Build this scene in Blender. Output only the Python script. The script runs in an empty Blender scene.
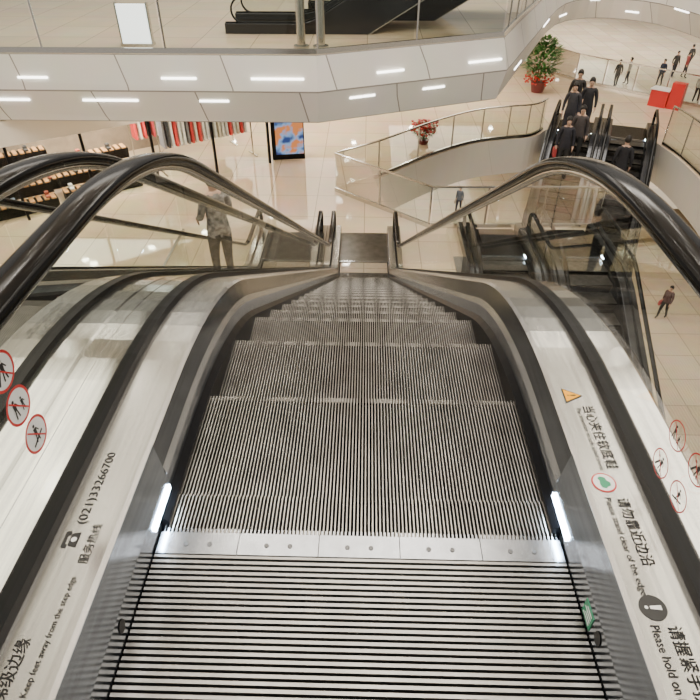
import bpy, bmesh, math, random
from mathutils import Vector, Matrix
random.seed(7)
C=bpy.context.scene.collection
# ---------------------------------------------------------------- materials
def mat(name,col,rough=.5,metal=0.,emit=None,es=1.,noise=0.,nscale=20.,bump=0.,stretch=None,spec=None):
    m=bpy.data.materials.new(name); m.use_nodes=True
    nt=m.node_tree; b=nt.nodes['Principled BSDF']
    b.inputs['Base Color'].default_value=(*col,1); b.inputs['Roughness'].default_value=rough
    b.inputs['Metallic'].default_value=metal
    if spec is not None: b.inputs['Specular IOR Level'].default_value=spec
    if emit: 
        b.inputs['Emission Color'].default_value=(*emit,1); b.inputs['Emission Strength'].default_value=es
    if noise or bump:
        tc=nt.nodes.new('ShaderNodeTexCoord'); mp=nt.nodes.new('ShaderNodeMapping')
        if stretch: mp.inputs['Scale'].default_value=stretch
        n=nt.nodes.new('ShaderNodeTexNoise'); n.inputs['Scale'].default_value=nscale
        nt.links.new(tc.outputs['Object'],mp.inputs[0]); nt.links.new(mp.outputs[0],n.inputs['Vector'])
        if noise:
            r=nt.nodes.new('ShaderNodeValToRGB')
            r.color_ramp.elements[0].position=.3; r.color_ramp.elements[1].position=.7
            r.color_ramp.elements[0].color=(*[max(0,c*(1-noise)) for c in col],1)
            r.color_ramp.elements[1].color=(*[min(1,c*(1+noise)) for c in col],1)
            nt.links.new(n.outputs['Fac'],r.inputs[0]); nt.links.new(r.outputs[0],b.inputs['Base Color'])
        if bump:
            bp=nt.nodes.new('ShaderNodeBump'); bp.inputs['Strength'].default_value=bump
            nt.links.new(n.outputs['Fac'],bp.inputs['Height']); nt.links.new(bp.outputs[0],b.inputs['Normal'])
    return m
def brickmat(name,c1,c2,mort,w,h,ms,rough,coord='Object',offset=.5,metal=0.,mixf=.15):
    m=bpy.data.materials.new(name); m.use_nodes=True; nt=m.node_tree; b=nt.nodes['Principled BSDF']
    tc=nt.nodes.new('ShaderNodeTexCoord'); br=nt.nodes.new('ShaderNodeTexBrick')
    br.offset=offset; br.inputs['Scale'].default_value=1; br.inputs['Brick Width'].default_value=w
    br.inputs['Row Height'].default_value=h; br.inputs['Mortar Size'].default_value=ms
    br.inputs['Color1'].default_value=(*c1,1); br.inputs['Color2'].default_value=(*c2,1); br.inputs['Mortar'].default_value=(*mort,1)
    br.inputs['Mortar Smooth'].default_value=0
    nt.links.new(tc.outputs[coord],br.inputs['Vector'])
    n=nt.nodes.new('ShaderNodeTexNoise'); n.inputs['Scale'].default_value=1.3; n.inputs['Detail'].default_value=6
    nt.links.new(tc.outputs['Object'],n.inputs['Vector'])
    mx=nt.nodes.new('ShaderNodeMix'); mx.data_type='RGBA'; mx.blend_type='MULTIPLY'; mx.inputs['Factor'].default_value=mixf
    nt.links.new(br.outputs['Color'],mx.inputs['A']); nt.links.new(n.outputs['Color'],mx.inputs['B'])
    nt.links.new(mx.outputs['Result'],b.inputs['Base Color'])
    b.inputs['Roughness'].default_value=rough; b.inputs['Metallic'].default_value=metal
    return m
def glassmat(name,tint=(.93,.95,.93),k=.4):
    m=bpy.data.materials.new(name); m.use_nodes=True; nt=m.node_tree
    for n in list(nt.nodes): nt.nodes.remove(n)
    o=nt.nodes.new('ShaderNodeOutputMaterial'); t=nt.nodes.new('ShaderNodeBsdfTransparent'); g=nt.nodes.new('ShaderNodeBsdfGlossy')
    t.inputs[0].default_value=(*tint,1); g.inputs['Roughness'].default_value=.01
    f=nt.nodes.new('ShaderNodeFresnel'); f.inputs['IOR'].default_value=1.4; mx=nt.nodes.new('ShaderNodeMixShader')
    ml=nt.nodes.new('ShaderNodeMath'); ml.operation='MULTIPLY'; ml.inputs[1].default_value=k
    nt.links.new(f.outputs[0],ml.inputs[0])
    nt.links.new(ml.outputs[0],mx.inputs[0]); nt.links.new(t.outputs[0],mx.inputs[1]); nt.links.new(g.outputs[0],mx.inputs[2]); nt.links.new(mx.outputs[0],o.inputs[0])
    return m
M={}
M['rib']=mat('tread_rib_metal',(.28,.268,.245),.3,.85,noise=.25,nscale=9)
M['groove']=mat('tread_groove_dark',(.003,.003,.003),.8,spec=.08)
M['plate_rib']=mat('plate_rib_metal',(.23,.222,.208),.3,.88,noise=.15,nscale=6)
M['comb']=mat('comb_aluminium',(.27,.28,.295),.20,.92,noise=.08,nscale=30)
M['skirt']=mat('skirt_satin_steel',(.28,.31,.355),.17,.97,noise=.14,nscale=60,stretch=(1,.05,1))
M['lip']=mat('bright_aluminium_lip',(.58,.58,.57),.25,.8)
M['profile']=mat('interior_profile_brushed_steel',(.14,.152,.17),.18,.92,noise=.16,nscale=60,stretch=(1,.05,1))
M['skirt_dark']=mat('dark_steel',(.045,.046,.05),.22,.85,noise=.1,nscale=60,stretch=(1,.05,1))
M['deck']=mat('deck_aluminium',(.43,.42,.395),.23,.85,noise=.13,nscale=90,stretch=(1,.02,1))
M['outer']=mat('outer_deck_aluminium',(.40,.392,.37),.15,.95,noise=.14,nscale=70,stretch=(1,.02,1))
M['seal']=mat('black_rubber_seal',(.006,.006,.007),.4,spec=.15)
M['rubber']=mat('handrail_rubber',(.003,.003,.003),.14,spec=.14)
M['guide']=mat('steel_guide',(.6,.6,.58),.2,1.)
M['clad']=mat('truss_cladding_steel',(.55,.53,.48),.25,.8,noise=.05,nscale=5)
M['led']=mat('led_white',(1,1,1),.5,emit=(.62,.80,1),es=120)
M['ledstrip']=mat('led_strip_warm',(1,1,1),.5,emit=(1,.97,.9),es=7)
M['lamp']=mat('downlight_glow',(1,1,1),.5,emit=(1,.93,.82),es=100)
M['screw']=mat('screw_dark',(.1,.1,.1),.4,.8)
M['glass']=glassmat('clear_glass',(.89,.91,.87),.45)
M['glassR']=glassmat('clear_glass_weak_reflection',(.89,.91,.87),.24)  # same glass, mirror reflection turned down in the material for right-hand panels
M['glass2']=glassmat('balustrade_glass',(.78,.82,.77),.9)
M['black']=mat('black_ink',(.01,.01,.01),.5)
M['grey']=mat('grey_ink',(.012,.012,.012),.6,spec=.2)
M['grey2']=mat('mid_grey_ink',(.05,.05,.05),.5)
M['red']=mat('red_ink',(.6,.02,.02),.4)
M['white']=mat('white_ink',(.85,.85,.83),.4)
M['green']=mat('green_ink',(.02,.28,.13),.4)
M['yellow']=mat('yellow_ink',(.95,.42,.01),.5,spec=.1)
M['floor']=brickmat('polished_marble_floor',(.86,.70,.50),(.79,.63,.44),(.48,.38,.27),1.2,1.2,.010,.05,offset=0,mixf=.3)
M['floor1']=brickmat('polished_marble_floor_light',(.86,.72,.53),(.73,.59,.41),(.48,.40,.30),1.6,1.6,.022,.06,offset=0,mixf=.3)
M['fascia']=brickmat('white_fascia_panels',(.82,.79,.73),(.72,.69,.63),(.28,.25,.22),2.1,.65,.014,.45,coord='UV',offset=.37)
M['slab']=brickmat('beige_fascia_panels',(.82,.78,.70),(.79,.75,.67),(.62,.58,.5),3,1.1,.006,.35,coord='UV')
M['wall']=mat('cream_wall',(.78,.73,.64),.6,noise=.02,nscale=2)
M['ceil']=mat('white_ceiling',(.8,.77,.7),.7,noise=.02,nscale=2)
M['steel']=mat('stainless_steel',(.62,.61,.58),.22,1.)
M['darkshop']=mat('dark_shop_wall',(.30,.24,.18),.6,noise=.2,nscale=3)
M['wood']=mat('orange_wood',(.62,.33,.13),.45,noise=.2,nscale=12,stretch=(1,6,1))
M['skin']=mat('skin',(.62,.40,.29),.55)
M['hair']=mat('black_hair',(.015,.012,.01),.5)
M['leaf']=mat('green_leaf',(.04,.16,.03),.45,noise=.4,nscale=6)
M['flower']=mat('red_flower',(.6,.02,.02),.5,noise=.3,nscale=12)
M['pot']=mat('dark_red_pot',(.14,.02,.02),.35)
M['stem']=mat('brown_stem',(.12,.07,.03),.7)
_c={}
def cm(col,rough=.75,noise=.12):
    k=tuple(round(c,3) for c in col)+(noise,)
    if k not in _c: _c[k]=mat('cloth_fabric',col,rough,noise=noise,nscale=15)
    return _c[k]
# ---------------------------------------------------------------- object helpers
def mk(name,verts,faces,mats,parent=None,midx=None,smooth=False,label=None,category=None,group=None,kind=None,uvs=None):
    me=bpy.data.meshes.new(name); me.from_pydata(verts,[],faces)
    for m in (mats if isinstance(mats,(list,tuple)) else [mats]): me.materials.append(m)
    if midx: me.polygons.foreach_set('material_index',midx)
    if smooth: me.polygons.foreach_set('use_smooth',[True]*len(faces))
    if uvs:
        l=me.uv_layers.new(name='UVMap')
        for i,uv in enumerate(uvs): l.data[i].uv=uv
    me.update()
    ob=bpy.data.objects.new(name,me); C.objects.link(ob)
    tag(ob,label,category,group,kind)
    if parent: ob.parent=parent
    return ob
def tag(ob,label=None,category=None,group=None,kind=None):
    if label: ob['label']=label
    if category: ob['category']=category
    if group: ob['group']=group
    if kind: ob['kind']=kind
def empty(name,loc,rz=0,**k):
    e=bpy.data.objects.new(name,None); e.empty_display_size=.2; e.location=loc; e.rotation_euler=(0,0,rz); C.objects.link(e); tag(e,**k); return e
class G:
    def __init__(s): s.v=[];s.f=[];s.m=[]
    def box(s,x0,x1,y0,y1,z0,z1,m=0):
        n=len(s.v); s.v+=[(x0,y0,z0),(x1,y0,z0),(x1,y1,z0),(x0,y1,z0),(x0,y0,z1),(x1,y0,z1),(x1,y1,z1),(x0,y1,z1)]
        s.f+=[(n,n+3,n+2,n+1),(n+4,n+5,n+6,n+7),(n,n+1,n+5,n+4),(n+1,n+2,n+6,n+5),(n+2,n+3,n+7,n+6),(n+3,n,n+4,n+7)]; s.m+=[m]*6
        return s
    def quad(s,a,b,c,d,m=0):
        n=len(s.v); s.v+=[a,b,c,d]; s.f.append((n,n+1,n+2,n+3)); s.m.append(m); return s
    def cyl(s,x,y,z0,z1,r,m=0,n=12,r2=None):
        r2=r if r2 is None else r2; b=len(s.v)
        for i in range(n):
            a=2*math.pi*i/n; s.v.append((x+r*math.cos(a),y+r*math.sin(a),z0))
        for i in range(n):
            a=2*math.pi*i/n; s.v.append((x+r2*math.cos(a),y+r2*math.sin(a),z1))
        for i in range(n):
            j=(i+1)%n; s.f.append((b+i,b+j,b+n+j,b+n+i)); s.m.append(m)
        s.f.append(tuple(b+n+i for i in range(n))); s.m.append(m)
        s.f.append(tuple(b+i for i in reversed(range(n)))); s.m.append(m)
        return s
    def ob(s,name,mats,parent=None,smooth=False,**k): return mk(name,s.v,s.f,mats,parent,s.m,smooth,**k)
# ---------------------------------------------------------------- escalator
def make_profile(H,flat=.37,R=2.0,R2=1.2,botflat=.3):
    s1=flat; s2=flat+R*.5; z2=-R*(1-math.cos(math.pi/6)); T=math.tan(math.pi/6)
    z3=-H+R2*(1-math.cos(math.pi/6)); s3=s2+(z2-z3)/T; s4=s3+R2*.5; end=s4+botflat
    def P(s):
        if s<=s1: return 0.
        if s<s2: return -(R-math.sqrt(R*R-(s-s1)**2))
        if s<s3: return z2-(s-s2)*T
        if s<s4: return -H+(R2-math.sqrt(R2*R2-(s4-s)**2))
        return -H
    return P,end,(s1,s2,s3,s4)
def samples(k,a,b):
    s1,s2,s3,s4=k; out=[a]
    pts=[s1+(s2-s1)*i/10 for i in range(11)]+[s3+(s4-s3)*i/8 for i in range(9)]
    out+=[p for p in pts if a<p<b]; out.append(b); return out
def sweep(name,prof,ss,P,side,m,parent,dz=0,label=None,smooth=False):
    v=[];f=[];n=len(prof)
    for s in ss:
        for X,Z in prof: v.append((side*X,s,P(s)+Z+dz))
    for i in range(len(ss)-1):
        for j in range(n):
            k=(j+1)%n; f.append((i*n+j,i*n+k,(i+1)*n+k,(i+1)*n+j))
    f.append(tuple(range(n))); f.append(tuple((len(ss)-1)*n+j for j in reversed(range(n))))
    return mk(name,v,f,m,parent,smooth=smooth,label=label)
def tube(name,path,x,a,b,m,parent,n=12,label=None):
    v=[];f=[]
    for i,(s,z) in enumerate(path):
        p0=path[max(0,i-1)];p1=path[min(len(path)-1,i+1)]
        t=Vector((p1[0]-p0[0],p1[1]-p0[1])).normalized(); nn=Vector((-t[1],t[0]))
        for j in range(n):
            an=2*math.pi*j/n; c=math.cos(an);d=math.sin(an)
            c=math.copysign(abs(c)**.7,c); d=math.copysign(abs(d)**.8,d)
            v.append((x+a*c,s+nn[0]*b*d,z+nn[1]*b*d))
    for i in range(len(path)-1):
        for j in range(n):
            k=(j+1)%n; f.append((i*n+j,i*n+k,(i+1)*n+k,(i+1)*n+j))
    f.append(tuple(range(n))); f.append(tuple((len(path)-1)*n+j for j in reversed(range(n))))
    return mk(name,v,f,m,parent,smooth=True,label=label)
def step_mesh(ribs,y0=0.,y1=.4):
    g=G(); w=1.0/ribs
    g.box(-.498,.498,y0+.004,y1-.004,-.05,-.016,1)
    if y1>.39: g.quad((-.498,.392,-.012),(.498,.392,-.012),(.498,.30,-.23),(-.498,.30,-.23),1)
    for i in range(ribs):
        x=-.5+(i+.5)*w; r=w*.17
        g.box(x-r,x+r,y0+.001,y1-.001,-.016,0,0)
        if y1>.39: g.quad((x-r,.397,-.002),(x+r,.397,-.002),(x+r,.31,-.22),(x-r,.31,-.22),0)
    return g
HX=.665; HZ=.70
def escalator(loc,rz,H,label,ribs=104,back=1.5,phase=.15,group=None,plate_ribs=.0145,hz=HZ):
    E=empty('escalator',loc,rz,label=label,category='escalator',group=group)
    P,end,K=make_profile(H)
    ss=samples(K,-back,end+1.25)
    # steps
    SM_=[M['rib'],M['groove']]
    o=step_mesh(ribs,.4-phase+.03,.4).ob('step',SM_,E); o.location=(0,phase-.4,-.002)
    first=step_mesh(ribs).ob('step',SM_,E); s=phase; k=0
    while s<end-.03:
        if s+.4>end-.03:
            o=step_mesh(ribs,0,end-.03-s).ob('step',SM_,E); o.location=(0,s,-H-.002)
        else:
            o=first if k==0 else first.copy()
            if k: C.objects.link(o); o.parent=E
            o.location=(0,s,P(s+.4)-.002)
        k+=1; s+=.4
    # floor plates
    for (a,b,zz,fw) in ((-back-.1,-.035,0,1),(end+.035,end+1.3,-H,0)):
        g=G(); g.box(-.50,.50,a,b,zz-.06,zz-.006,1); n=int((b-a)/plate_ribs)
        for i in range(n):
            y=b-(i+.30)*plate_ribs; g.box(-.5,.5,y-plate_ribs*.26,y+plate_ribs*.26,zz-.008,zz+.001,0)
        g.ob('floor_plate',[M['plate_rib'],M['groove']],E,label='grooved metal landing plate')
    for (sy,zz,d) in ((0,0,1),(end,-H,-1)):
        for i in range(5):
            g=G(); x0=-.5+.2*i+.001; x1=x0+.198
            y0,y1=sorted((sy-d*.0345,sy+d*.026))
            g.box(x0,x1,y0,y1,zz-.02,zz+.004,0)
            nt=20 if ribs>70 else 6
            for t in range(nt):
                x=x0+(t+.5)*.198/nt; yy=sy+d*.026
                g.box(x-.002,x+.002,min(yy,yy+d*.014),max(yy,yy+d*.014),zz-.02,zz+.001,0)
            for cx in (x0+.07,x0+.128): g.cyl(cx,sy-.008*d,zz+.003,zz+.0055,.006,1)
            g.ob('comb_segment',[M['comb'],M['screw']],E,label='smooth aluminium comb segment with screws')
    ns=.14
    near=[s for s in ss if s<ns]+[ns]; far=[ns]+[s for s in ss if s>ns]
    for sd in (1,-1):
        sweep('skirt_panel',[(.503,-.3),(.503,.09),(.52,.09),(.52,-.3)],ss,P,sd,M['skirt'],E,label='satin steel skirt panel')
        sweep('skirt_brush',[(.486,-.24),(.486,.012),(.503,.034),(.503,-.24)],samples(K,.05,end-.05),P,sd,M['seal'],E,label='black safety brush strip')
        sweep('skirt_lip',[(.4995,.09),(.506,.118),(.52,.118),(.52,.09)],far,P,sd,M['lip'],E,label='bright aluminium lip above the skirt')
        sweep('interior_profile',[(.506,.118),(.518,.196),(.535,.196),(.525,.118)],far,P,sd,M['profile'],E,label='brushed steel inner profile')
        sweep('end_cheek',[(.502,.088),(.516,.196),(.535,.196),(.52,.088)],near,P,sd,M['skirt'],E,label='blue-grey brushed steel cheek beside the landing plate')
        sweep('inner_deck',[(.516,.195),(.526,.203),(.646,.203),(.646,.185),(.53,.185)],ss,P,sd,M['deck'],E,label='light aluminium inner deck')
        sweep('glass_seal',[(.645,.185),(.648,.226),(.686,.226),(.689,.185)],ss,P,sd,M['seal'],E,label='black rubber glass channel')
        sweep('outer_deck',[(.688,.18),(.688,.206),(.778,.206),(.79,.196),(.79,.15),(.7,.15)],ss,P,sd,M['outer'],E,label='aluminium outer deck')
        sweep('side_cladding',[(.788,.16),(.788,-.75),(.778,-.75),(.778,.16)],ss,P,sd,M['clad'],E,label='steel side cladding')
        # handrail path
        r=.25; a=-back+.35; b=end+.85; path=[]
        for i in range(13):
            an=math.radians(270-180*i/12); path.append((a+r*math.cos(an),hz-r+r*math.sin(an)))
        path=[(a+.3,hz-2*r-.01)]+path
        path+=[(s,P(s)+hz) for s in samples(K,a+.01,b-.01)]
        for i in range(13):
            an=math.radians(90-180*i/12); path.append((b+r*math.cos(an),-H+hz-r+r*math.sin(an)))
        path.append((b-.3,-H+hz-2*r-.01))
        tube('handrail',path,sd*HX,.042,.02,M['rubber'],E,label='black rubber handrail')
        tube('handrail_guide',[(s,P(s)+hz-.028) for s in samples(K,a,b)],sd*HX,.018,.012,M['guide'],E,n=8,label='steel handrail guide')
        # glass panels
        edges=[a-.2]; st=1.45; q=a+.8
        while q<b-.4: edges.append(q); q+=st
        edges.append(b+.2)
        for i in range(len(edges)-1):
            u0=edges[i]+.004;u1=edges[i+1]-.004
            sl=samples(K,u0,u1); sl=sorted(set(sl+[u0+(u1-u0)*t/6 for t in range(7)]))
            v=[];f=[]
            for s in sl:
                top=P(s)+hz-.03
                if s<a: top=hz-r+math.sqrt(max(0,r*r-(a-s)**2))-.02
                if s>b: top=-H+hz-r+math.sqrt(max(0,r*r-(s-b)**2))-.02
                v+= [(sd*HX,s,P(s)+.21),(sd*HX,s,max(top,P(s)+.22))]
            for j in range(len(sl)-1): f.append((2*j,2*j+2,2*j+3,2*j+1))
            mk('glass_panel',v,f,M['glassR' if sd>0 else 'glass'],E,label='clear glass balustrade panel')
        x=.502*sd
        g=G(); g.box(min(x,x-sd*.004),max(x,x-sd*.004),.0,.135,.04,.055,0)
        g.ob('skirt_light',M['led'],E,label='white LED skirt light')
    sweep('truss_underside',[(-.788,-.75),(.788,-.75),(.788,-.77),(-.788,-.77)],ss,P,1,M['clad'],E,label='steel truss underside')
    return E,P,end
def copy_tree(E,loc,label):
    e=E.copy(); C.objects.link(e); e.location=loc; e['label']=label
    for ch in list(E.children):
        c=ch.copy(); C.objects.link(c); c.parent=e
    return e
def darken(E):
    for ch in E.children:
        if ch.name.split('.')[0] in ('inner_deck','outer_deck','skirt_lip','skirt_panel','side_cladding','floor_plate','interior_profile','end_cheek') and ch.data.materials:
            ch.data.materials[0]=M['skirt_dark']
L3=-5.0; L2=-10.; L1=-15.
CY=.872
E1,P1,END1=escalator((0,CY,0),0,5.0,'descending escalator with ribbed steps, glass sides and black handrails')
E1n=copy_tree(E1,(-1.61,CY,0),'neighbouring escalator with glass sides alongside the first one')
_,_,K1=make_profile(5.0)
sweep('joint_cover',[(.77,.200),(.77,.2075),(.8185,.2075),(.8185,.200)],samples(K1,-1.5,END1+1.25),P1,-1,M['outer'],E1,label='aluminium cover strip bridging the two escalators')
E2,P2,_=escalator((2.9,11.35,L3),math.pi,5.0,'dark escalator going down from the lower gallery',ribs=60,back=1.2,plate_ribs=.03)
darken(E2)
E2b=copy_tree(E2,(4.52,11.35,L3),'dark escalator beside its twin on the lower gallery')
th=math.radians(160)
E3,P3,_=escalator((6.6,19.4,L3),th,5.0,'distant escalator carrying shoppers in dark coats',ribs=46,back=1.2,plate_ribs=.05)
darken(E3)
E3b=copy_tree(E3,(8.09,18.86,L3),'distant escalator next to the busy one')
# transverse escalators on the opposite gallery
E4,P4,_=escalator((3.6,15.6,.9),math.radians(90),2.3,'escalator standing on the opposite gallery floor',ribs=20,back=1.0,plate_ribs=.1)
darken(E4)
E4b=copy_tree(E4,(5.2,17.3,.9),'second escalator behind its twin on the opposite gallery')
# ---------------------------------------------------------------- text and stickers on the first escalator
def textobj(s,length,height=None,m=None,name='lettering'):
    cu=bpy.data.curves.new('t','FONT'); cu.body=s; cu.size=1; cu.resolution_u=3; cu.offset=.003
    o=bpy.data.objects.new('t',cu); C.objects.link(o)
    bpy.context.view_layer.update(); dg=bpy.context.evaluated_depsgraph_get()
    me=bpy.data.meshes.new_from_object(o.evaluated_get(dg)); bpy.data.objects.remove(o)
    xs=[v.co.x for v in me.vertices]; ys=[v.co.y for v in me.vertices]
    if not xs: return me
    x0,x1,y0,y1=min(xs),max(xs),min(ys),max(ys); k=length/(x1-x0); kh=height/(y1-y0) if height else k
    for v in me.vertices: v.co.x=(v.co.x-x0)*k; v.co.y=(v.co.y-y0)*kh; v.co.z=0
    me.materials.clear(); me.materials.append(m or M['grey']); me.name=name
    return me
NEIGH=[]
def deck_text(s,side,ystart,length,X,height=None,m=None,label=None):
    me=textobj(s,length,height,m); o=bpy.data.objects.new('printed_text',me); C.objects.link(o); o.parent=E1
    o.location=(side*X,ystart-CY,.2045); o.rotation_euler=(0,0,math.radians(90) if side<0 else math.radians(-90))
    o['label']=label or 'printed lettering on the deck'; NEIGH.append(o); return o
T=deck_text
T('(021)33266700',-1,.775,.205,.588,.026,M['black'])
T('服务热线',-1,.68,.095,.554,.022)
T('Keep feet away from the step edge',-1,.425,.225,.560,.016)
T('请勿将脚靠近梯级边缘',-1,.24,.285,.597,.028)
T('当心夹住软底鞋',1,1.175,.215,.583,.031)
T('Pay attention to soft soled shoes',1,1.165,.21,.563,.014)
T('请勿靠近边沿',1,.875,.170,.576,.029)
T('Please stand clear of the edge',1,.875,.235,.547,.018)
T('请握紧手扶带',1,.580,.17,.575,.029)
T('Please hold on belt',1,.580,.16,.545,.017)
def disc(g,x,y,r,m,z=0,n=28,r0=0):
    b=len(g.v)
    if r0<=0:
        g.v+=[(x+r*math.cos(2*math.pi*i/n),y+r*math.sin(2*math.pi*i/n),z) for i in range(n)]
        g.f.append(tuple(range(b,b+n))); g.m.append(m)
    else:
        for i in range(n):
            c,s=math.cos(2*math.pi*i/n),math.sin(2*math.pi*i/n); g.v+=[(x+r*c,y+r*s,z),(x+r0*c,y+r0*s,z)]
        for i in range(n):
            j=(i+1)%n; g.f.append((b+2*i,b+2*j,b+2*j+1,b+2*i+1)); g.m.append(m)
def poly(g,pts,m,z=0):
    b=len(g.v); g.v+=[(p[0],p[1],z) for p in pts]; g.f.append(tuple(range(b,b+len(pts)))); g.m.append(m)
def bar(g,a,b_,w,m,z=0):
    a=Vector(a);b_=Vector(b_); d=(b_-a).normalized(); n=Vector((-d.y,d.x))*w/2
    poly(g,[a+n,a-n,b_-n,b_+n],m,z)
SM=[M['red'],M['white'],M['black'],M['green'],M['yellow']]
def place_deck(g,side,X,y,name,label):
    o=g.ob(name,SM,E1,label=label); o.location=(side*X,y-CY,.2045)
    o.rotation_euler=(0,0,math.radians(90) if side<0 else math.radians(-90)); NEIGH.append(o); return o
g=G() # telephone
poly(g,[(-.018,-.014),(.018,-.014),(.014,.004),(-.014,.004)],2); disc(g,0,-.005,.006,1,.0006)
poly(g,[(-.021,.006),(-.012,.006),(-.010,.011),(.010,.011),(.012,.006),(.021,.006),(.019,.017),(-.019,.017)],2)
place_deck(g,-1,.607,.735,'telephone_symbol','black telephone pictogram')
g=G(); poly(g,[(-.029,-.022),(.029,-.022),(0,.029)],2); poly(g,[(-.024,-.019),(.024,-.019),(0,.0235)],4,.0005)
poly(g,[(-.002,-.004),(.002,-.004),(.003,.010),(-.003,.010)],2,.001); disc(g,0,-.010,.0025,2,.001,10)
place_deck(g,1,.567,1.215,'warning_triangle','yellow warning triangle')
g=G(); disc(g,0,0,.028,0); disc(g,0,0,.0245,1,.0005)
poly(g,[(-.017,-.006),(-.014,.005),(-.005,.007),(0,.014),(.010,.013),(.013,.005),(.018,.002),(.016,-.008),(.006,-.011),(-.004,-.009),(-.011,-.013)],3,.001)
place_deck(g,1,.563,.918,'hazard_symbol','red ringed symbol with green shoe figure')
g=G(); disc(g,0,0,.026,2); poly(g,[(-.003,-.006),(.003,-.006),(.005,.016),(-.005,.016)],1,.0005); disc(g,0,-.013,.0035,1,.0005,12)
place_deck(g,1,.564,.615,'mandatory_symbol','black disc with white exclamation mark')
for o in NEIGH:
    c=o.copy(); C.objects.link(c); c.parent=E1n
# safety lettering further along the neighbour's deck
for s,X,h,ln in (('请握紧手扶带',.60,.034,.24),('Please hold on belt',.568,.018,.24)):
    me=textobj(s,ln,h,M['grey2']); o=bpy.data.objects.new('printed_text',me); C.objects.link(o); o.parent=E1n
    ym=.70; sl=math.asin((ym-.37)/2.0); c0=Vector((X,ym,P1(ym)+.2085))
    xa=Vector((0,-math.cos(sl),math.sin(sl))); ya=Vector((1,0,0)); za=xa.cross(ya)
    if za.z<0: za=-za
    o.matrix_local=Matrix.Translation(c0-xa*ln/2)@Matrix((( xa.x,ya.x,za.x,0),(xa.y,ya.y,za.y,0),(xa.z,ya.z,za.z,0),(0,0,0,1))); o['label']='safety lettering on the deck'
def man(g,x,y,h,m,z):
    disc(g,x,y+h*.42,h*.085,m,z,12)
    poly(g,[(x-h*.12,y+h*.30),(x+h*.12,y+h*.30),(x+h*.09,y-h*.05),(x-h*.09,y-h*.05)],m,z)
    bar(g,(x-h*.05,y-h*.03),(x-h*.12,y-h*.45),h*.08,m,z); bar(g,(x+h*.05,y-h*.03),(x+h*.12,y-h*.45),h*.08,m,z)
    bar(g,(x+h*.1,y+h*.26),(x+h*.25,y+h*.02),h*.06,m,z)
def sticker(side,y,z,r,kind,fill=True):
    g=G(); disc(g,0,0,r,0,0,32,r*(.86 if fill else .9))
    if fill: disc(g,0,0,r*.86,1,0)
    if kind==0: man(g,-.3*r,0,r*1.1,2,.0006); man(g,.3*r,-.1*r,r*.8,2,.0006)
    elif kind==1: man(g,0,.05*r,r*1.1,2,.0006); bar(g,(-.5*r,-.45*r),(.5*r,-.1*r),.12*r,2,.0006)
    else: man(g,.1*r,0,r*1.2,2,.0006); bar(g,(-.5*r,-.5*r),(-.1*r,.2*r),.14*r,2,.0006); disc(g,-.35*r,.35*r,.1*r,2,.0006,10)
    bar(g,(-.6*r,.6*r),(.6*r,-.6*r),.08*r,0,.0009)
    o=g.ob('warning_sticker',SM,E1,label='round red prohibition sticker on the glass')
    if side>0: R=Matrix(((0,0,-1),(-1,0,0),(0,1,0)))
    else: R=Matrix(((0,0,1),(1,0,0),(0,1,0)))
    o.matrix_local=Matrix.Translation((side*(HX-.004),y-CY,z))@R.to_4x4()
sticker(-1,.840,.412,.041,1); sticker(-1,.828,.502,.041,0); sticker(-1,.825,.590,.041,2)
sticker(1,.895,.385,.034,0,False); sticker(1,.905,.288,.034,2,False); sticker(1,.812,.291,.034,1,False); sticker(1,.80,.388,.034,2,False)
for sd in (-1,1):
    g=G(); disc(g,0,0,.014,2)
    o=g.ob('skirt_sensor',SM,E1,label='black oval sensor on the skirt')
    o.matrix_local=Matrix.Translation((sd*.501,.63-CY,.05))@(Matrix(((0,0,-sd),(sd*-1,0,0),(0,1,0))).to_4x4())@Matrix.Diagonal((1,1.3,1,1))
g=G(); g.box(.5015,.503,.665-CY,.715-CY,.012,.06,0)
for i in range(4): g.box(.501,.5015,.672-CY,.708-CY-.008*(i%2),.019+.010*i,.023+.010*i,1)
g.ob('inspection_label',[M['green'],M['white']],E1,label='green inspection label with white lines')
for sd in (-1,1):
    g=G(); x0,x1=sorted((sd*.47,sd*.502)); g.box(x0,x1,.36-CY,.445-CY,.002,.05,0); g.ob('rubber_end_block',M['seal'],E1,label='black rubber end block')
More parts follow.
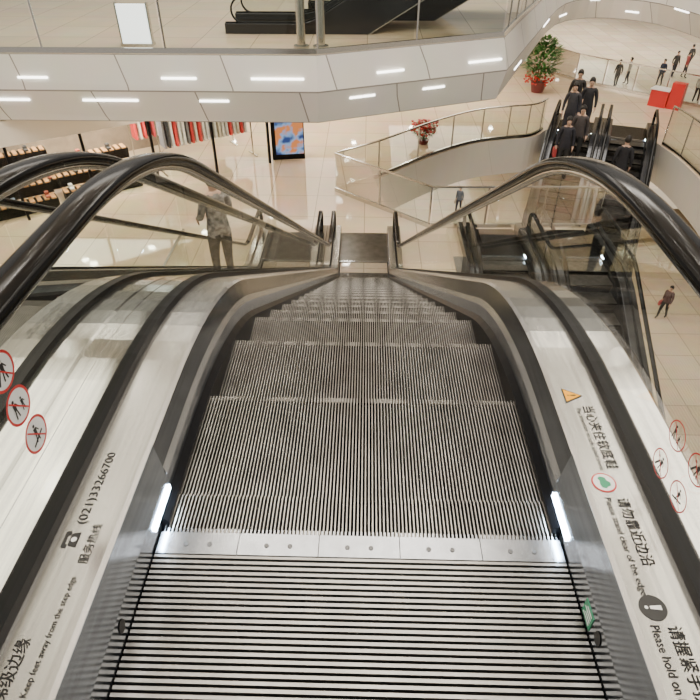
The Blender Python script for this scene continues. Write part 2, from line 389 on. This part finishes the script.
# ---------------------------------------------------------------- floors and slabs
def cap(name,pts,z,m):
    bm=bmesh.new(); vs=[bm.verts.new((x,y,z)) for x,y in pts]; f=bm.faces.new(vs); f.normal_update()
    if f.normal.z<0: f.normal_flip()
    bmesh.ops.triangulate(bm,faces=[f])
    me=bpy.data.meshes.new(name); bm.to_mesh(me); bm.free(); me.materials.append(m)
    o=bpy.data.objects.new(name,me); C.objects.link(o); o['kind']='structure'; return o
BULGE=.18
def slab(fname,tname,pts,z,depth,mtop,mside,bulge=0):
    o=cap(fname,pts,z,mtop)
    v=[];fa=[];uv=[];u=0;N=len(pts)
    def nrm(i):
        a=Vector(pts[(i-1)%N]);b=Vector(pts[i]);c=Vector(pts[(i+1)%N]); d1=(b-a).normalized(); d2=(c-b).normalized()
        n=Vector((d1.y+d2.y,-d1.x-d2.x)); return n.normalized()*bulge if n.length>.01 else Vector((0,0))
    for i in range(N):
        a=pts[i];b=pts[(i+1)%N]; L=math.dist(a,b)
        if bulge:
            na,nb=nrm(i),nrm((i+1)%N); m=depth/2
            lv=[(z-.002,0),(z-m,1),(z-depth,0)]
        else: na=nb=Vector((0,0)); lv=[(z-.002,0),(z-depth,0)]
        for (z0,k0),(z1,k1) in zip(lv[:-1],lv[1:]):
            n=len(v)
            v+=[(a[0]+na.x*k0,a[1]+na.y*k0,z0),(b[0]+nb.x*k0,b[1]+nb.y*k0,z0),(b[0]+nb.x*k1,b[1]+nb.y*k1,z1),(a[0]+na.x*k1,a[1]+na.y*k1,z1)]
            fa.append((n,n+1,n+2,n+3)); d0=z0-z;d1=z1-z
            uv+=[(u+.3*d0,d0),(u+L+.3*d0,d0),(u+L+.3*d1,d1),(u+.3*d1,d1)]
        u+=L
    mk(tname,v,fa,mside,uvs=uv,kind='structure')
    cap('ceiling',pts,z-depth,M['ceil'])
    return o
def smooth_poly(pts,n=4):
    out=[]
    for i in range(len(pts)-1):
        p0=Vector(pts[max(0,i-1)]);p1=Vector(pts[i]);p2=Vector(pts[i+1]);p3=Vector(pts[min(len(pts)-1,i+2)])
        for k in range(n):
            t=k/n; out.append(tuple(.5*((2*p1)+(-p0+p2)*t+(2*p0-5*p1+4*p2-p3)*t*t+(-p0+3*p1-3*p2+p3)*t**3)))
    out.append(tuple(pts[-1])); return out
farm=smooth_poly([(-.7,14.7),(.4,15.6),(1.9,17.2),(3.25,18.3),(4.4,18.75),(5.2,19.0),(5.78,19.7)],4)
rgal=smooth_poly([(8.87,18.6),(9.0,17.3),(8.95,15.5),(8.8,13.5),(8.9,9),(9.6,0)],4)
poly3=[(-26,6),(-3.4,6),(-3.4,10.6),(1.9,10.6),(1.9,11.35),(5.4,11.35),(5.4,12.85),(1.5,12.75)]+farm+rgal+[(16,0),(16,18),(11.8,22.4),(8.4,25.8),(7,28.5),(7,46),(-26,46)]
slab('floor','trim_1',poly3,L3-.012,1.1,M['floor'],M['slab'])
slab('floor','trim_2',[(-45,-15),(70,-15),(70,110),(-45,110)],L1,.3,M['floor1'],M['slab'])
slab('floor','trim_3',[(9,27),(60,27),(60,90),(9,90)],L2,1.,M['floor1'],M['slab'])
ring=smooth_poly([(3.0,14.65),(4.5,18.6),(6.6,23.8),(8.4,25.2),(10.2,24.0),(10.9,19.7),(11.8,14)],4)
poly4=[(-26,12.8),(-1.0,12.8)]+ring+[(24,14),(24,44),(-26,44)]
slab('floor','trim_4',poly4,-1.4,1.3,M['floor'],M['fascia'],bulge=BULGE)
slab('floor','trim_5',[(-16,-9),(16,-9),(16,-.75),(-16,-.75)],-.01,1.,M['floor'],M['fascia'])
# fascia LED strips
def led(p,q,z,h=.035):
    d_=-1.4-z; off=BULGE*(d_/.65 if d_<.65 else 2-d_/.65)
    p=Vector(p);q=Vector(q);d=(q-p).normalized(); nn=Vector((d.y,-d.x)); n=nn*.03
    p=p+nn*(off-.005); q=q+nn*(off-.005)
    a=p+n;b=q+n
    vs=[(a.x,a.y,z),(b.x,b.y,z),(b.x,b.y,z+h),(a.x,a.y,z+h),(p.x,p.y,z),(q.x,q.y,z),(q.x,q.y,z+h),(p.x,p.y,z+h)]
    fs=[(0,1,2,3),(4,7,6,5),(0,4,5,1),(3,2,6,7),(0,3,7,4),(1,5,6,2)]
    mk('light_strip',vs,fs,M['ledstrip'],label='slim warm white LED strip set in the fascia',category='light',group='fascia LED strips')
for x0,x1,z in ((-8.6,-7.9,-1.83),(-7.0,-6.4,-1.83),(-5.8,-4.66,-2.26),(-4.1,-3.4,-1.83),(-3.4,-2.8,-2.26),(-2.3,-1.25,-1.83),(-7.6,-6.9,-2.26),(-9.5,-8.7,-2.26)):
    led((x0,12.8),(x1,12.8),z)
B=Vector((-1.0,12.8));Cc=Vector((3.0,14.65))
for t0,t1,z in ((.29,.43,-1.83),(.15,.28,-2.26),(.54,.66,-2.26),(.79,.98,-1.83)): led(B.lerp(Cc,t0),B.lerp(Cc,t1),z)
for i in range(2,len(ring)-2,3): led(ring[i],Vector(ring[i]).lerp(Vector(ring[i+1]),.8),-2.1 if i%2 else -2.45,.04)
# ---------------------------------------------------------------- balustrades
def balustrade(pts,z,label,h=1.0,step=1.3):
    E=empty('glass_balustrade',(pts[0][0],pts[0][1],z),label=label,category='railing'); ox,oy=pts[0]
    P=[Vector((p[0]-ox,p[1]-oy)) for p in pts]
    def strip(name,w,z0,z1,m):
        v=[];f=[]
        for i,p in enumerate(P):
            d=(P[min(i+1,len(P)-1)]-P[max(i-1,0)]).normalized(); n=Vector((-d.y,d.x))*w
            v+=[(p.x+n.x,p.y+n.y,z0),(p.x-n.x,p.y-n.y,z0),(p.x-n.x,p.y-n.y,z1),(p.x+n.x,p.y+n.y,z1)]
        for i in range(len(P)-1):
            for j in range(4): k=(j+1)%4; f.append((4*i+j,4*i+k,4*i+4+k,4*i+4+j))
        f.append((0,1,2,3)); f.append(tuple(4*(len(P)-1)+j for j in (3,2,1,0)))
        mk(name,v,f,m,E)
    strip('top_rail',.025,h-.035,h,M['steel']); strip('base_channel',.03,0,.10,M['steel'])
    for i in range(len(P)-1):
        a,b=P[i],P[i+1]; L=(b-a).length; n=max(1,round(L/step))
        for k in range(n):
            p=a.lerp(b,k/n+.008); q=a.lerp(b,(k+1)/n-.008)
            mk('glass_panel',[(p.x,p.y,.1),(q.x,q.y,.1),(q.x,q.y,h-.035),(p.x,p.y,h-.035)],[(0,1,2,3)],M['glass2'],E)
            if L>1.0 or i%3==0:
                g=G(); g.cyl(p.x,p.y,.02,h-.02,.022,0,8); g.ob('post',M['steel'],E)
F3=L3-.012
balustrade([(5.35,12.78),(1.5,12.68),(-.76,14.7)]+[(x-.05,y+.04) for x,y in farm[1:-1]],F3,'glass balustrade with steel rail around the oval opening')
balustrade([(x+.08,y) for x,y in rgal[1:]],F3,'curved glass balustrade with steel rail on the side gallery',h=1.15)
balustrade([(16,17.9),(11.7,22.3),(8.3,25.7),(6.95,28.5)],F3,'glass balustrade overlooking the far hall')
balustrade([(-12,12.86),(-9,12.86),(-6.45,12.86),(-4.0,12.86),(-1.0,12.86),(2.98,14.7)]+[(x-.05,y+.03) for x,y in ring[1:10]],-1.4,'glass balustrade above the white panelled fascia',step=2.6)
balustrade([(-9,6.1),(-3.5,6.1),(-3.5,10.5)],F3,'glass balustrade beside the escalator well')
# walls
def wallbox(name,x0,x1,y0,y1,z0,z1,m): g=G(); g.box(x0,x1,y0,y1,z0,z1); g.ob(name,m,kind='structure')
wallbox('wall_far',-45,70,90,90.3,L1,2,M['wall'])
wallbox('wall_gallery',-26,7,45.7,46,L3,-2.7,M['wall'])
wallbox('ceiling',-14,14,-6,24,8.6,8.9,M['ceil'])
# downlights: ceiling of the hall, and soffits
def downlight(x,y,z,r,grp):
    g=G(); g.cyl(x,y,z-.03,z,r,0,16); g.ob('downlight',M['lamp'],label='round recessed ceiling downlight',category='light',group=grp)
for i in range(-3,4):
    for j in range(0,6): downlight(i*3.4+1,j*4.2-1,8.6,.16,'hall ceiling downlights')
for x in (-8,-5.5,-3,-.5): 
    for y in (15,18,21,25,30): downlight(x,y,-2.7,.09,'soffit downlights')
for x,y in ((3.5,20),(4.5,24),(1.5,22),(2,27),(5.5,27)): downlight(x,y,-2.7,.09,'soffit downlights')
# ---------------------------------------------------------------- shop
S0=Vector((-9.2,11.9)); S1=Vector((-2.7,16.6)); ang=math.atan2(S1.y-S0.y,S1.x-S0.x); SL=(S1-S0).length
MS=Matrix.Translation((S0.x,S0.y,F3))@Matrix.Rotation(ang,4,'Z')
def inshop(o): o.matrix_world=MS@o.matrix_basis; return o
g=G(); g.box(0,SL,-.1,.15,1.75,2.28); inshop(g.ob('trim_6',M['wall'],kind='structure'))
g=G(); g.box(0,SL,3.2,3.35,0,2.29); inshop(g.ob('wall_shop',M['darkshop'],kind='structure'))
for i in range(6):
    g=G(); x=i*SL/5; g.box(x-.03,x+.03,-.03,.03,0,1.75); inshop(g.ob('window_frame',M['seal'],kind='structure'))
for i in range(5):
    g=G(); x=i*SL/5
    g.quad((x+.03,0,.02),(x+SL/5-.03,0,.02),(x+SL/5-.03,0,1.75),(x+.03,0,1.75)); inshop(g.ob('window_%d'%(i+1),M['glass'],kind='structure'))
for n,(x0,y0) in enumerate(((.5,.3),(2.6,.45),(.8,1.5))):
    E=empty('display_platform',(0,0,0),label='stepped display platform of orange wood slats',category='display shelf',group='shop display platforms'); E.matrix_world=MS@Matrix.Translation((x0,y0,0))
    for k in range(3):
        g=G(); z=.28*(k+1)
        g.box(0,1.9,k*.34,.34+k*.34,z-.28+.001,z-.03,1)
        for t in range(12): g.box(t*.16,t*.16+.10,k*.34,.33+k*.34,z-.03,z,0)
        g.ob('shelf_tier',[M['wood'],M['seal']],E)
    for t in range(7):
        S=G(); c=[(.7,.7,.68),(.05,.05,.05),(.4,.1,.06),(.2,.25,.35)][t%4]
        S.box(-.05,.05,-.13,.0,0,.035); S.box(-.045,.045,.0,.12,0,.09)
        o=S.ob('shoe',cm(c),label='shoe displayed on a slatted shelf',category='shoe',group='shoes on display'); o.matrix_world=MS@Matrix.Translation((x0+.2+t*.25,y0+.17+.34*(t%3),.28*(t%3+1)+.003))
def garment(x,y,col):
    v=[];f=[]; prof=[(.20,1.52),(.23,1.45),(.17,1.38),(.16,1.1),(.19,.72)]
    for w,z in prof:
        v+=[(x-.03,y-w,z),(x+.03,y-w,z),(x+.03,y+w,z),(x-.03,y+w,z)]
    v+=[(x-.01,y-.05,1.57),(x+.01,y-.05,1.57),(x+.01,y+.05,1.57),(x-.01,y+.05,1.57)]
    seq=[5,0,1,2,3,4]
    for a,b in zip(seq[:-1],seq[1:]):
        for j in range(4): k=(j+1)%4; f.append((4*a+j,4*a+k,4*b+k,4*b+j))
    f.append((16,17,18,19)); f.append((20,21,22,23))
    inshop(mk('hanging_garment',v,f,cm(col),label='garment hanging on a shop clothes rail',category='clothing',group='garments on the shop rail'))
cols=[(.7,.05,.05),(.85,.85,.82),(.05,.05,.06),(.75,.7,.6),(.5,.04,.05),(.2,.2,.22),(.8,.8,.8),(.06,.08,.15)]
for r,(ry,xa,xb) in enumerate(((.9,5.3,7.9),(2.0,4.9,7.8))):
    g=G(); g.box(xa-.05,xb+.05,ry-.015,ry+.015,1.585,1.61); 
    for x in (xa-.05,xb+.05): g.box(x-.015,x+.015,ry-.015,ry+.015,0,1.6); g.box(x-.02,x+.02,ry-.25,ry+.25,0,.03)
    inshop(g.ob('clothes_rail',M['steel'],label='steel clothes rail in the shop',category='clothes rack'))
    n=22
    for i in range(n): garment(xa+.08+(xb-xa-.15)*i/n,ry,random.choice(cols))
for i in range(4):
    g=G(); g.cyl(1.2+i*1.7,1.4,2.24,2.28,.1,0,14); inshop(g.ob('downlight',M['lamp'],label='round downlight in the shop ceiling',category='light',group='shop downlights'))
# advertising column with screen
E=empty('advertising_column',(-2.2,16.9,F3),math.radians(10),label='black advertising column with a lit poster screen',category='sign')
g=G(); g.box(-.45,.47,0,.35,0,1.9); g.ob('column_body',M['seal'],E)
sm=bpy.data.materials.new('poster_glow'); sm.use_nodes=True; nt=sm.node_tree; b=nt.nodes['Principled BSDF']
tc=nt.nodes.new('ShaderNodeTexCoord'); w=nt.nodes.new('ShaderNodeTexNoise'); w.inputs['Scale'].default_value=2.6
b.inputs['Base Color'].default_value=(.02,.02,.03,1)
r=nt.nodes.new('ShaderNodeValToRGB'); r.color_ramp.elements[0].color=(.01,.05,.22,1); r.color_ramp.elements[1].color=(.80,.25,.06,1); r.color_ramp.elements[0].position=.38;r.color_ramp.elements[1].position=.56
e_=r.color_ramp.elements.new(.48); e_.color=(.25,.45,.75,1)
nt.links.new(tc.outputs['Object'],w.inputs['Vector']); nt.links.new(w.outputs['Fac'],r.inputs[0]); nt.links.new(r.outputs[0],b.inputs['Emission Color']); b.inputs['Emission Strength'].default_value=1.0
g=G(); g.box(-.34,.44,-.01,0,.15,1.85); g.ob('screen',sm,E,label='glowing poster screen')
# ---------------------------------------------------------------- gallery furniture
E=empty('light_box_sign',(-4.75,13.6,-1.4),label='white illuminated board standing on the gallery floor',category='sign')
g=G(); g.box(-.3,.3,-.04,.04,.05,.75); g.ob('panel',mat('lit_panel',(1,1,1),.5,emit=(.9,.95,1),es=2.2),E)
g=G(); g.box(-.33,.33,-.12,.12,0,.05); g.box(-.33,-.3,-.05,.05,.05,.78); g.box(.3,.33,-.05,.05,.05,.78); g.ob('frame',M['steel'],E)
for x in (-1.35,-.95):
    g=G(); g.cyl(x,13.5,-1.4,-1.36,.16,0,20); g.cyl(x,13.5,-1.36,8.6,.09,0,20); g.ob('steel_column',M['steel'],label='slim steel column on the gallery floor',category='column',smooth=False)
# plants
def plant(x,y,z,h,label,flowers=False,ratio=.5):
    E=empty('potted_plant',(x,y,z),label=label,category='plant')
    pr=max(ratio,.5)/.5
    g=G(); g.cyl(0,0,0,h*.2,h*.10*pr,0,18,h*.14*pr); g.ob('pot',M['pot'],E,smooth=False)
    g=G()
    for i in range(9):
        a=random.uniform(0,6.28); rr=h*.12*random.random()*pr
        g.cyl(rr*math.cos(a),rr*math.sin(a),h*.18,h*random.uniform(.5,.8),.012,0,6,.006)
    g.ob('stems',M['stem'],E,kind='stuff')
    g=G()
    for i in range(620):
        a=random.uniform(0,6.28);ph=random.uniform(-.9,1); rr=h*ratio*.62*math.sqrt(max(0,1-ph*ph))*random.uniform(.5,1)
        p=Vector((rr*math.cos(a),rr*math.sin(a),h*.64+ph*h*.34)); d=Vector((math.cos(a),math.sin(a),random.uniform(-.4,.9))).normalized(); s=Vector((-d.y,d.x,0)).normalized()*.045*h/1.5
        L=.18*h/1.5
        g.quad(tuple(p),tuple(p+d*L*.5+s),tuple(p+d*L),tuple(p+d*L*.5-s),0)
    g.ob('foliage',M['leaf'],E,kind='stuff')
    g=G()
    for i in range(110 if flowers else 70):
        a=random.uniform(0,6.28); rr=h*(.62*ratio if flowers else .3)*random.random()**.5; zz=h*(random.uniform(.45,1.0) if flowers else random.uniform(.16,.34)); s=.05
        g.cyl(rr*math.cos(a),rr*math.sin(a),zz,zz+s,.01,0,6,s)
    g.ob('flowers',M['flower'],E,kind='stuff')
plant(6.45,24.1,F3,1.85,'tall leafy green potted plant with red flowers round its base',ratio=.58)
plant(1.75,18.3,F3,.62,'low wide red flowering plant in a pot by the railing',True,1.0)
plant(12.3,21.0,F3,.8,'red flowering plant beside the far railing',True,.8)
# red display
red=mat('red_lacquer',(.6,.03,.03),.3)
E=empty('promotional_stand',(10.5,22.3,F3),math.radians(-40),label='red promotional stand beside the far railing',category='stand')
g=G(); g.box(-.5,.1,-.2,.2,0,.55); g.ob('counter',red,E); g=G(); g.box(.12,.55,-.15,.15,0,.85); g.ob('banner',red,E); g=G(); g.box(-.53,.12,-.23,.23,.55,.59); g.ob('counter_top',M['white'],E)
# ---------------------------------------------------------------- people
def person(loc,rz,top,legs,label,stride=0.,armR=0.,armL=0.,scale=1.,bag=None,shoes=(.03,.03,.03),lean=0.,pattern=.12):
    V=[];Ed=[];Rr=[]
    def nv(p,r,parent=None):
        V.append(p);Rr.append(r)
        if parent is not None: Ed.append((parent,len(V)-1))
        return len(V)-1
    L=lean
    pel=nv((0,0,.93),(.15,.11)); sp=nv((0,.02+L*.3,1.10),(.145,.11),pel); ch=nv((0,.02+L*.7,1.30),(.165,.12),sp); nb=nv((0,L,1.44),(.085,.08),ch)
    nk=nv((0,.01+L*1.1,1.50),(.052,.055),nb); hd=nv((0,.03+L*1.2,1.58),(.068,.085),nk); ht=nv((0,.03+L*1.2,1.67),(.07,.085),hd)
    for sd in (-1,1):
        st=stride*sd
        hip=nv((sd*.095,0,.85),(.092,.10),pel); kn=nv((sd*.10,.04+st*.5+.03*abs(st),.48),(.062,.066),hip)
        an=nv((sd*.10,-.01+st,.09),(.042,.045),kn); nv((sd*.115,.14+st,.045),(.04,.035),an)
        ar=armR if sd>0 else armL
        sh=nv((sd*.165,L*.9,1.40),(.068,.068),nb); el=nv((sd*.225,-.03+ar*.08-st*.25+L*.6,1.14),(.05,.05),sh)
        wr=nv((sd*(.235-.05*ar),.03+ar*.22-st*.4+L*.3,.92+ar*.17),(.032,.034),el)
        pm=nv((sd*(.235-.06*ar),.06+ar*.28-st*.42+L*.3,.86+ar*.17),(.024,.036),wr)
        bx,by,bz=V[pm]
        for i,ln in enumerate((.06,.07,.068,.055)):
            yy=by-.03+.02*i; q=nv((bx,yy,bz-.03),(.009,.009),pm); nv((bx-sd*.012,yy+.012,bz-.03-ln),(.008,.008),q)
        nv((bx-sd*.01,by+.055,bz-.01),(.009,.009),pm)
    me=bpy.data.meshes.new('b'); me.from_pydata(V,Ed,[]); ob=bpy.data.objects.new('b',me); C.objects.link(ob)
    md=ob.modifiers.new('s','SKIN'); md.use_smooth_shade=True
    for i,sv in enumerate(me.skin_vertices[0].data): sv.radius=Rr[i]; sv.use_root=(i==0)
    ob.modifiers.new('u','SUBSURF').levels=2
    bpy.context.view_layer.update(); dg=bpy.context.evaluated_depsgraph_get(); m2=bpy.data.meshes.new_from_object(ob.evaluated_get(dg)); bpy.data.objects.remove(ob)
    m2.materials.clear()
    for m in (M['skin'],cm(top,.75,pattern),cm(legs,.75,pattern),cm(shoes,.5)): m2.materials.append(m)
    hands=[V[i] for i in range(len(V)) if Rr[i]==(.024,.036)]
    for p in m2.polygons:
        c=p.center; i=1
        if c.z>1.475: i=0
        elif min((c-Vector(h)).length for h in hands)<.075 or min((Vector((c.x,c.y,0))-Vector((h[0],h[1],0))).length+max(0,c.z-h[2]) for h in hands)<.06 and abs(c.x)>.17: i=0
        elif c.z<.09: i=3
        elif c.z<.88 and abs(c.x)<.2: i=2
        p.material_index=i; p.use_smooth=True
    m2.name='person'; o=bpy.data.objects.new('person',m2); C.objects.link(o); o.location=loc; o.rotation_euler=(0,0,rz); o.scale=(scale,)*3
    tag(o,label=label,category='person')
    # hair
    bm=bmesh.new(); bmesh.ops.create_uvsphere(bm,u_segments=16,v_segments=12,radius=1)
    for v in bm.verts:
        x,y,z=v.co
        if y>.2 and z<.35: v.co.z=.35; v.co.y=min(y,.85)
        v.co=Vector((v.co.x*.088,v.co.y*.108+.02+L*1.2,(v.co.z if v.co.z>-.6 else -.6)*.12+1.655))
    hm=bpy.data.meshes.new('hair'); bm.to_mesh(hm); bm.free(); hm.materials.append(M['hair'])
    for p in hm.polygons:p.use_smooth=True
    h=bpy.data.objects.new('hair',hm); C.objects.link(h); h.parent=o
    # face
    g=G()
    for sx in (-.028,.028): g.box(sx-.011,sx+.011,.108+L*1.2,.116+L*1.2,1.60,1.608)
    g.box(-.02,.02,.105+L*1.2,.113+L*1.2,1.535,1.541); g.ob('face_features',M['hair'],o)
    g=G(); g.v+=[(-.012,.105+L*1.2,1.56),(.012,.105+L*1.2,1.56),(0,.135+L*1.2,1.563),(0,.108+L*1.2,1.60)]; g.f+=[(0,1,2),(0,2,3),(1,3,2)]; g.m+=[0]*3; g.ob('nose',M['skin'],o)
    if bag:
        g=G(); g.box(.2,.29,-.12,.16,.62,.84); g.box(.235,.245,-.06,-.05,.84,.93); g.box(.235,.245,.09,.1,.84,.93); g.ob('handbag_part',cm(bag),o,label='bag hanging from the hand')
    return o
def on_step(E,P,s0,phase=.15):
    k=round((s0-phase)/.4); s=phase+.4*k; z=P(s+.4); R=Matrix.Rotation(E.rotation_euler.z,4,'Z')
    return Matrix.Translation(E.location)@R, s+.2, z
def rider(E,P,s0,x,rz,*a,**k):
    Mx,s,z=on_step(E,P,s0); p=Mx@Vector((x,s,z-.002)); return person(p,E.rotation_euler.z+rz,*a,**k)
rider(E1n,P1,6.4,-.26-.17,math.radians(35),(.26,.24,.22),(.06,.055,.05),'person in patterned grey jacket, dark trousers, stand-in for glass reflection',armR=1.2,armL=.9,pattern=.6)  # solid figure added in place of a faint reflection in the left glass
rider(E3,P3,.3,-.2,0,(.03,.03,.035),(.03,.03,.04),'person in a black coat on the distant escalator',armR=.4)
rider(E3,P3,.75,.22,0,(.05,.05,.06),(.04,.04,.05),'person in a dark grey coat on the distant escalator')
rider(E3,P3,-.5,.2,0,(.03,.03,.03),(.06,.06,.08),'person in black stepping onto the distant escalator',stride=.12)
rider(E3,P3,1.2,-.15,0,(.07,.06,.06),(.02,.02,.02),'person in a dark jacket standing on the distant escalator')
rider(E3,P3,1.9,.15,.2,(.03,.03,.04),(.03,.03,.03),'person in a black down jacket further along the distant escalator',bag=(.4,.05,.05))
rider(E3b,P3,2.0,.1,math.pi,(.02,.02,.025),(.03,.03,.04),'person in black riding the second distant escalator')
person((5.8,34.8,L1),2.6,(.12,.14,.2),(.03,.03,.05),'shopper in dark blue walking across the lowest floor',stride=.15,bag=(.7,.6,.5))
person((14.1,23.7,L1),2.2,(.10,.05,.05),(.02,.02,.02),'shopper in a brown coat walking on the lowest floor',stride=.2,bag=(.5,.1,.1))
for i,(x,y,c,l) in enumerate(((17.2,44.5,(.03,.03,.03),'in black'),(18.2,45.2,(.4,.38,.36),'in a light grey coat'),(20.3,44.8,(.03,.04,.08),'in navy'),(22.2,47.3,(.05,.05,.05),'in a charcoal coat'),(22.9,47.1,(.3,.06,.06),'in dark red'),(21.2,41,(.5,.5,.48),'in a pale jacket'),(24.2,49.5,(.04,.04,.04),'in a black parka'))):
    person((x,y,L2),i*1.1,c,(.03,.03,.04),'shopper '+l+' on the distant middle floor',stride=.12)
# ---------------------------------------------------------------- lights, world, camera
def area(x,y,z,sx,sy,e,col=(1,.92,.81),rot=(0,0,0)):
    l=bpy.data.lights.new('area','AREA'); l.shape='RECTANGLE'; l.size=sx; l.size_y=sy; l.energy=e; l.color=col
    o=bpy.data.objects.new('ceiling_and_fill_lamp',l); o.location=(x,y,z); o.rotation_euler=rot; C.objects.link(o); return o
area(0,4,8.4,5,8,1000); area(-7,8,8.4,4,8,700); area(7,8,8.4,4,8,800); area(6,20,8.4,6,6,1000)
area(-4,18,6,10,6,600)  # added fill lamp, brightens the opposite gallery floor
area(0,-2,6,3,2,110,(.85,.92,1))
area(-4,20,-2.8,8,6,440); area(3,24,-2.8,4,6,240)
area(-7.0,15.2,-2.75,4,2,280)  # added fill lamp, lifts the dark shop interior
# unseen fill lamps added to brighten the lower halls
area(4,30,-6.3,14,16,1700); area(0,8,-6.3,8,8,400); area(14,20,-6.3,8,10,700); area(28,52,-3,26,26,3500); area(12,60,-6.2,26,20,3000)
w=bpy.data.worlds.new('hall_world'); bpy.context.scene.world=w; w.use_nodes=True
wt=w.node_tree; wt.nodes.clear(); bg=wt.nodes.new('ShaderNodeBackground'); wo=wt.nodes.new('ShaderNodeOutputWorld'); wt.links.new(bg.outputs[0],wo.inputs['Surface'])
bg.inputs[0].default_value=(1,.93,.84,1); bg.inputs[1].default_value=.5
cam=bpy.data.cameras.new('cam'); cam.lens=600/700*36; cam.sensor_width=36; cam.clip_end=300; cam.clip_start=.02
co=bpy.data.objects.new('camera',cam); C.objects.link(co); co.location=(0,0,1.3); co.rotation_euler=(math.radians(90-38.06),0,math.radians(1.5))
bpy.context.scene.camera=co
